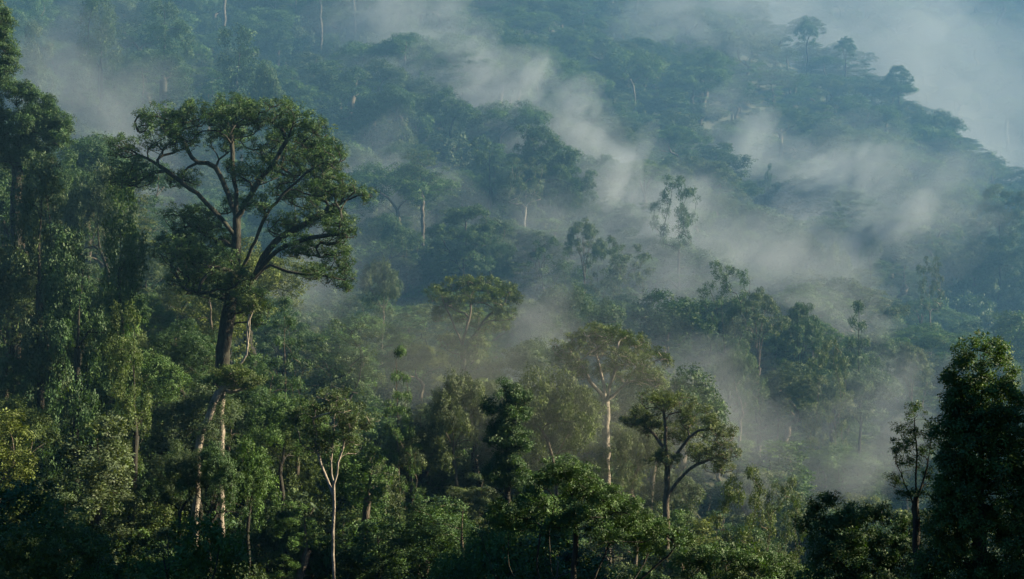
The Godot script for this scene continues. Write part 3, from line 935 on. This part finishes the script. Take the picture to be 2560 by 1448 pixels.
const FORMS := {"dome": "round-crowned", "vine": "vine-draped", "open": "loose-branched", "layered": "tiered", "umbrella": "flat-topped", "pale": "bare-trunked", "sparse": "thin-leaved"}
const HUES := {"deep": "deep green", "dull": "dull green", "fresh": "fresh green", "olive": "olive", "grey": "grey-green", "lime": "yellow-green"}


func fill_forest() -> void:
	var near_kinds := ["dome_a", "dome_b", "dome_c", "dome_d", "vine_a", "vine_b", "vine_c", "open_a", "open_b", "layered_a", "layered_b", "dome_a", "vine_c", "umbrella_a"]
	var far := {}
	var shrubs := {}
	var d := 112.0
	while d < 1500.0:
		var gap := 9.5 if d < 240 else 11.5 if d < 400 else 15.5 if d < 700 else 19.0
		var x := -TX * d * 1.12
		while x < TX * d * 1.12:
			x += gap * rng.randf_range(0.75, 1.3)
			var dd := d + rng.randfn() * gap * 0.35
			var px := x / (TX * dd) * 1280.0 + 1280.0
			var kind: String = near_kinds[rng.randi() % near_kinds.size()]
			var big := pow(rng.randf(), 1.5)
			var h := 22.0 * lerpf(0.62, 1.22, big) * rng.randf_range(0.93, 1.07)
			var w := gap * lerpf(0.95, 1.75, big) * rng.randf_range(0.9, 1.1)
			if dd > 232 and dd <= 400:
				h *= 1.12
				w *= 1.22
			if dd > 400:
				kind = ["dome_a", "dome_b", "dome_d", "vine_a", "vine_c", "dome_c", "vine_b"][rng.randi() % 7]
				if rng.randf() < 0.09:
					kind = ["umbrella_a", "pale_b", "layered_a", "umbrella_b"][rng.randi() % 4]
					h *= 1.2
				h *= rng.randf_range(0.9, 1.35)
				w *= 1.18
			var y := ground_y(x, dd)
			var ppm := 1280.0 / (TX * dd)
			var top := 724.0 - (y + h) * ppm
			if top > 1540 or top < -240:
				continue
			if hidden_by_named(px, w * ppm, top, dd):
				continue
			var green: String = ["deep", "deep", "grey", "dull", "fresh", "olive", "deep", "dull", "fresh", "lime"][rng.randi() % 10]
			if dd < 335 and px > -150 and px < 2710:
				var form: String = kind.split("_")[0]
				var near := ""
				var gap2 := 1e9
				for l in landmarks:
					var q: float = Vector2(l[1].x - x, -l[1].z - dd).length()
					if q < gap2:
						gap2 = q
						near = ("just uphill of " if dd > -l[1].z + 4 else "just downhill of " if dd < -l[1].z - 4 else "level with ") + l[0]
				var size_word := "tall" if h > 23 else "low" if h < 16.5 else "broad" if w > gap * 1.25 else "mid-sized"
				var label := "%s %s %s forest tree %s" % [size_word, HUES[green], FORMS[form], near]
				var o := thing("forest_tree", label, "tree", Vector3(x, y, -dd), "%s forest trees" % FORMS[form])
				put_kind(o, kind, h, w, "brown" if rng.randf() < 0.7 else "dark", green)
			else:
				add_copy(far, kind + " " + ["deep", "fresh", "dull"][rng.randi() % 3], x, y, dd, w, h)
		d += gap * 0.92
	# shrubs and saplings that hide the ground
	d = 108.0
	while d < 720.0:
		var gap := 6.0 if d < 260 else 8.5 if d < 420 else 14.0
		var x := -TX * d * 1.1
		while x < TX * d * 1.1:
			x += gap * rng.randf_range(0.7, 1.3)
			var dd := d + rng.randfn() * 1.6
			var y := ground_y(x, dd)
			var ppm := 1280.0 / (TX * dd)
			if 724.0 - (y + 5.0) * ppm > 1520:
				continue
			var grow := 1.15 if d < 420 else 2.2
			add_copy(shrubs, ("bush_a " if rng.randf() < .5 else "bush_b ") + ["deep", "dull", "olive", "fresh"][rng.randi() % 4], x, y, dd, grow * 7.5 * rng.randf_range(0.7, 1.4), grow * 6.0 * rng.randf_range(0.6, 1.5))
		d += gap
	# wooded bank added out of view, its tall trees shading the near slope
	var bank := {}
	for k in 60:
		var dd := rng.randf_range(126, 178)
		var x := rng.randf_range(52, 86) * dd / 140.0
		if x < TX * dd * 1.16:
			continue
		add_copy(bank, ["dome_a", "dome_b", "vine_a", "dome_d"][rng.randi() % 4] + " deep", x, ground_y(x, dd), dd, rng.randf_range(13, 18), rng.randf_range(22, 32))
	for q in [[37, 85, 0], [43, 82, 3], [42, 91, 3], [48, 87, 5.5], [37, 96, -4], [45, 98, 0], [40, 77, 2]]:  # unseen trees added, tops set to shade the lower vine tower
		var gy := ground_y(q[0], q[1])
		add_copy(bank, "vine_a deep", q[0], gy, q[1], 11, q[2] - gy)
	lay(bank, "added_shade_forest", "tall unseen trees added on a steep bank to shade the near slope", "forest")
	lay(far, "distant_forest", "unbroken blue-green rainforest canopy covering the misty far slopes", "forest")
	lay(shrubs, "undergrowth", "dense leafy undergrowth filling the shade between the trees", "undergrowth")


func add_copy(to: Dictionary, key: String, x: float, y: float, dd: float, w: float, h: float) -> void:
	var k = kinds[key.split(" ")[0]]
	if not to.has(key):
		to[key] = []
	to[key].append(Transform3D(Basis(Vector3.UP, rng.randf() * TAU).scaled_local(Vector3(w / k.w, h / k.h, w / k.w)), Vector3(x, y, -dd)))


func lay(all: Dictionary, called: String, label: String, category: String) -> void:
	var o := thing(called, label, category, Vector3.ZERO)
	o.set_meta("kind", "stuff")
	for key in all:
		for what in ["wood", "crown"]:
			var mm := MultiMesh.new()
			mm.transform_format = MultiMesh.TRANSFORM_3D
			mm.mesh = kinds[key.split(" ")[0]][what]
			mm.instance_count = all[key].size()
			for i in all[key].size():
				mm.set_instance_transform(i, all[key][i])
			var node := MultiMeshInstance3D.new()
			node.name = "stems" if what == "wood" else "canopy"
			node.multimesh = mm
			node.material_override = bark["brown"] if what == "wood" else leaf[key.split(" ")[1]]
			node.set_meta("kind", "stuff")
			o.add_child(node, true)


# ---------------------------------------------------------------- mist
var fogs := {}


func puff(o: Node3D, where: Vector3, half: Vector3, turn: float, takes: float) -> void:
	var f := FogVolume.new()
	f.name = "mist"
	f.shape = RenderingServer.FOG_VOLUME_SHAPE_ELLIPSOID
	f.size = half * 2.0
	f.position = where
	f.rotation = Vector3(rng.randfn() * .2, rng.randfn() * .25, turn)
	var density := maxf(0.0001, snappedf(takes / (1.4 * half.z), 0.0001))
	if not fogs.has(density):
		var m := FogMaterial.new()
		m.resource_name = "mist"
		m.albedo = lin(0.72, 0.84, 0.93)
		m.density = density
		fogs[density] = m
	f.material = fogs[density]
	o.add_child(f, true)


# a torn ribbon of mist along points [px, py] at distance d; w: its half width in metres; thick: how much of the view it takes in its middle
func stream(label: String, pts: Array, d: float, w: float, thick: float, least := 24) -> void:
	var o := thing("mist_bank", label, "mist", at(pts[0][0], pts[0][1], d), "mist drifting between the slopes")
	o.set_meta("kind", "stuff")
	var way := []
	var length := 0.0
	for p in pts:
		way.append(at(p[0], p[1], d) - o.position)
	for k in way.size() - 1:
		length += way[k].distance_to(way[k + 1])
	var n := least + int(1.2 * length / w)
	var made := []
	var cover := 0.0
	for k in n:
		var t := (k + rng.randf()) / n * (way.size() - 1)
		var j := mini(int(t), way.size() - 2)
		var dir: Vector3 = way[j + 1] - way[j]
		var c: Vector3 = way[j].lerp(way[j + 1], t - j)
		var turn := atan2(dir.y, dir.x)
		if absf(turn) > PI / 2:
			turn -= signf(turn) * PI
		var q := w * lerpf(0.42, 1.9, pow(rng.randf(), 1.4))
		var half := Vector3(q * rng.randf_range(1.1, 2.0), q * rng.randf_range(.55, .85), q * .8)
		if k % 4 == 3:
			# a wisp that rises out of the ribbon
			c += Vector3(rng.randfn() * w * .6, w * rng.randf_range(0.5, 1.8), rng.randfn() * w * .4)
			turn = rng.randf_range(0.4, 1.1)
			half *= 0.7
		else:
			c += Vector3(rng.randfn() * w * .7, clampf(rng.randfn(), -2, 2) * w * .8, rng.randfn() * w * .5)
			turn += rng.randfn() * .35
		made.append([c, half, turn])
		cover += PI * half.x * half.y
	var takes := 0.30 * thick * (length + 3.0 * w) * 3.2 * w / cover
	for p in made:
		puff(o, p[0], p[1], p[2], takes)


func air(called: String, label: String, where: Vector3, half: Vector3, colour: Color, density: float) -> void:
	var o := thing(called, label, "haze", where)
	o.set_meta("kind", "stuff")
	var m := FogMaterial.new()
	m.resource_name = "haze"
	m.albedo = colour
	m.density = density
	var f := FogVolume.new()
	f.name = "haze"
	f.shape = RenderingServer.FOG_VOLUME_SHAPE_ELLIPSOID
	f.size = half * 2.0
	f.material = m
	o.add_child(f, true)


func mist_banks() -> void:
	air("valley_haze", "blue haze filling the valley beyond the near trees", Vector3(0, 20, -900), Vector3(900, 330, 690), Color(0.47, 0.71, 0.92), 0.0005)
	air("slope_haze", "faint blue haze over the near slope and the first trees beyond it", Vector3(0, 0, -390), Vector3(420, 160, 275), Color(0.50, 0.74, 0.90), 0.00032)
	var o := thing("sunlit_haze", "thin sunlit haze over the canopy around the umbrella trees", "haze", at(1350, 1000, 226))
	o.set_meta("kind", "stuff")
	var thin := FogMaterial.new()
	thin.resource_name = "sunlit_haze"
	thin.albedo = lin(0.80, 0.90, 0.82)
	thin.density = 0.0014
	for q in [[1130, 930, 232, 19, 8], [1300, 960, 228, 22, 10], [1480, 985, 224, 20, 9], [1620, 1030, 220, 17, 8], [1400, 1060, 214, 20, 8], [1220, 1040, 216, 17, 7], [1040, 880, 244, 20, 8], [1350, 1000, 222, 30, 13]]:
		var f := FogVolume.new()
		f.name = "haze"
		f.shape = RenderingServer.FOG_VOLUME_SHAPE_ELLIPSOID
		f.size = Vector3(q[3], q[4], q[4]) * 2.0
		f.position = at(q[0], q[1], q[2]) - o.position
		f.rotation = Vector3(0, rng.randfn() * .3, -.25 + rng.randfn() * .15)
		f.material = thin
		o.add_child(f, true)
	stream("mist lying behind the row of spur trees", [[1600, 770], [1800, 730], [2030, 760], [2230, 830]], 362, 6.5, 0.55)
	stream("mist pocket between the dark crown and the emergent tree", [[350, 390], [280, 320], [190, 250], [120, 170]], 335, 8, 0.6)
	stream("bluish mist around the slim trunks high on the slope", [[850, 130], [1000, 50], [1160, 20]], 610, 11, 0.9)
	stream("long mist streak above the misty dome trees", [[880, 230], [1060, 170], [1260, 180]], 568, 7, 0.6)
	stream("mist rising behind the great leafy mound", [[1180, 250], [1330, 285], [1450, 360], [1570, 480]], 540, 9, 0.9)
	stream("mist drifting past the tall forked tree", [[1480, 460], [1610, 540], [1740, 560]], 480, 8, 0.7)
	stream("mist around the thin-crowned pale trunk tree", [[870, 580], [950, 470], [1080, 520]], 442, 7, 0.6)
	stream("wide mist veil below the leafy mound", [[1280, 630], [1450, 690], [1650, 650]], 414, 8, 0.6)
	stream("mist gap between the two umbrella trees", [[1320, 930], [1345, 840], [1330, 770]], 290, 4.5, 0.45)
	stream("mist in front of the far ridge", [[1780, 320], [1870, 410], [1990, 500], [2080, 480]], 650, 10, 0.8)
	stream("brightest mist tongue on the middle slope", [[1980, 540], [2110, 485], [2240, 450]], 612, 9, 0.9)
	stream("mist streak beside the wooded bluff", [[2150, 600], [2290, 590], [2430, 520]], 505, 8, 0.7)
	stream("mist on the ridge's summit", [[1600, 70], [1720, 30], [1900, 40]], 790, 14, 0.9)
	stream("great bank of pale mist behind the far ridge", [[1930, 20], [2150, 120], [2350, 260], [2580, 460]], 1015, 34, 1.7)
	stream("pale mist under the farthest hill", [[2250, 40], [2420, 200], [2600, 260]], 1090, 40, 0.5)
	stream("warm mist in the valley mouth", [[1640, 960], [1740, 1010], [1840, 1090], [1950, 1220]], 258, 5.5, 0.45)
	stream("thin mist on the spur's foot", [[2040, 1190], [2200, 1100], [2320, 970]], 280, 5.5, 0.45)
	stream("wide mist veil across the valley head", [[1500, 590], [1750, 620], [1950, 600], [2120, 670]], 445, 10, 0.45)
	stream("mist behind the emergent tree's lowest branch", [[670, 780], [760, 720], [850, 680]], 278, 5, 0.35)
	var torn := [[1150, 190, 575, "above the small lone tree"], [1265, 235, 548, "behind the great leafy mound"], [1420, 345, 535, "over the mound's shoulder"], [1545, 470, 500, "beside the tall forked tree"], [1840, 400, 655, "under the far ridge"], [1990, 500, 630, "by the small column-like tree"], [2120, 470, 615, "over the faint pointed tree"], [2240, 580, 515, "beside the small umbrella tree"], [960, 60, 612, "between the slim trunks"], [1680, 590, 440, "at the foot of the tall forked tree"]]
	for t in torn:
		var px: float = t[0]
		var py: float = t[1]
		var far: float = t[2]
		stream("small torn wisp of mist " + t[3], [[px - 55, py + 40], [px, py], [px + 60, py - 65]], far, far * 0.0085, 0.8, 13)
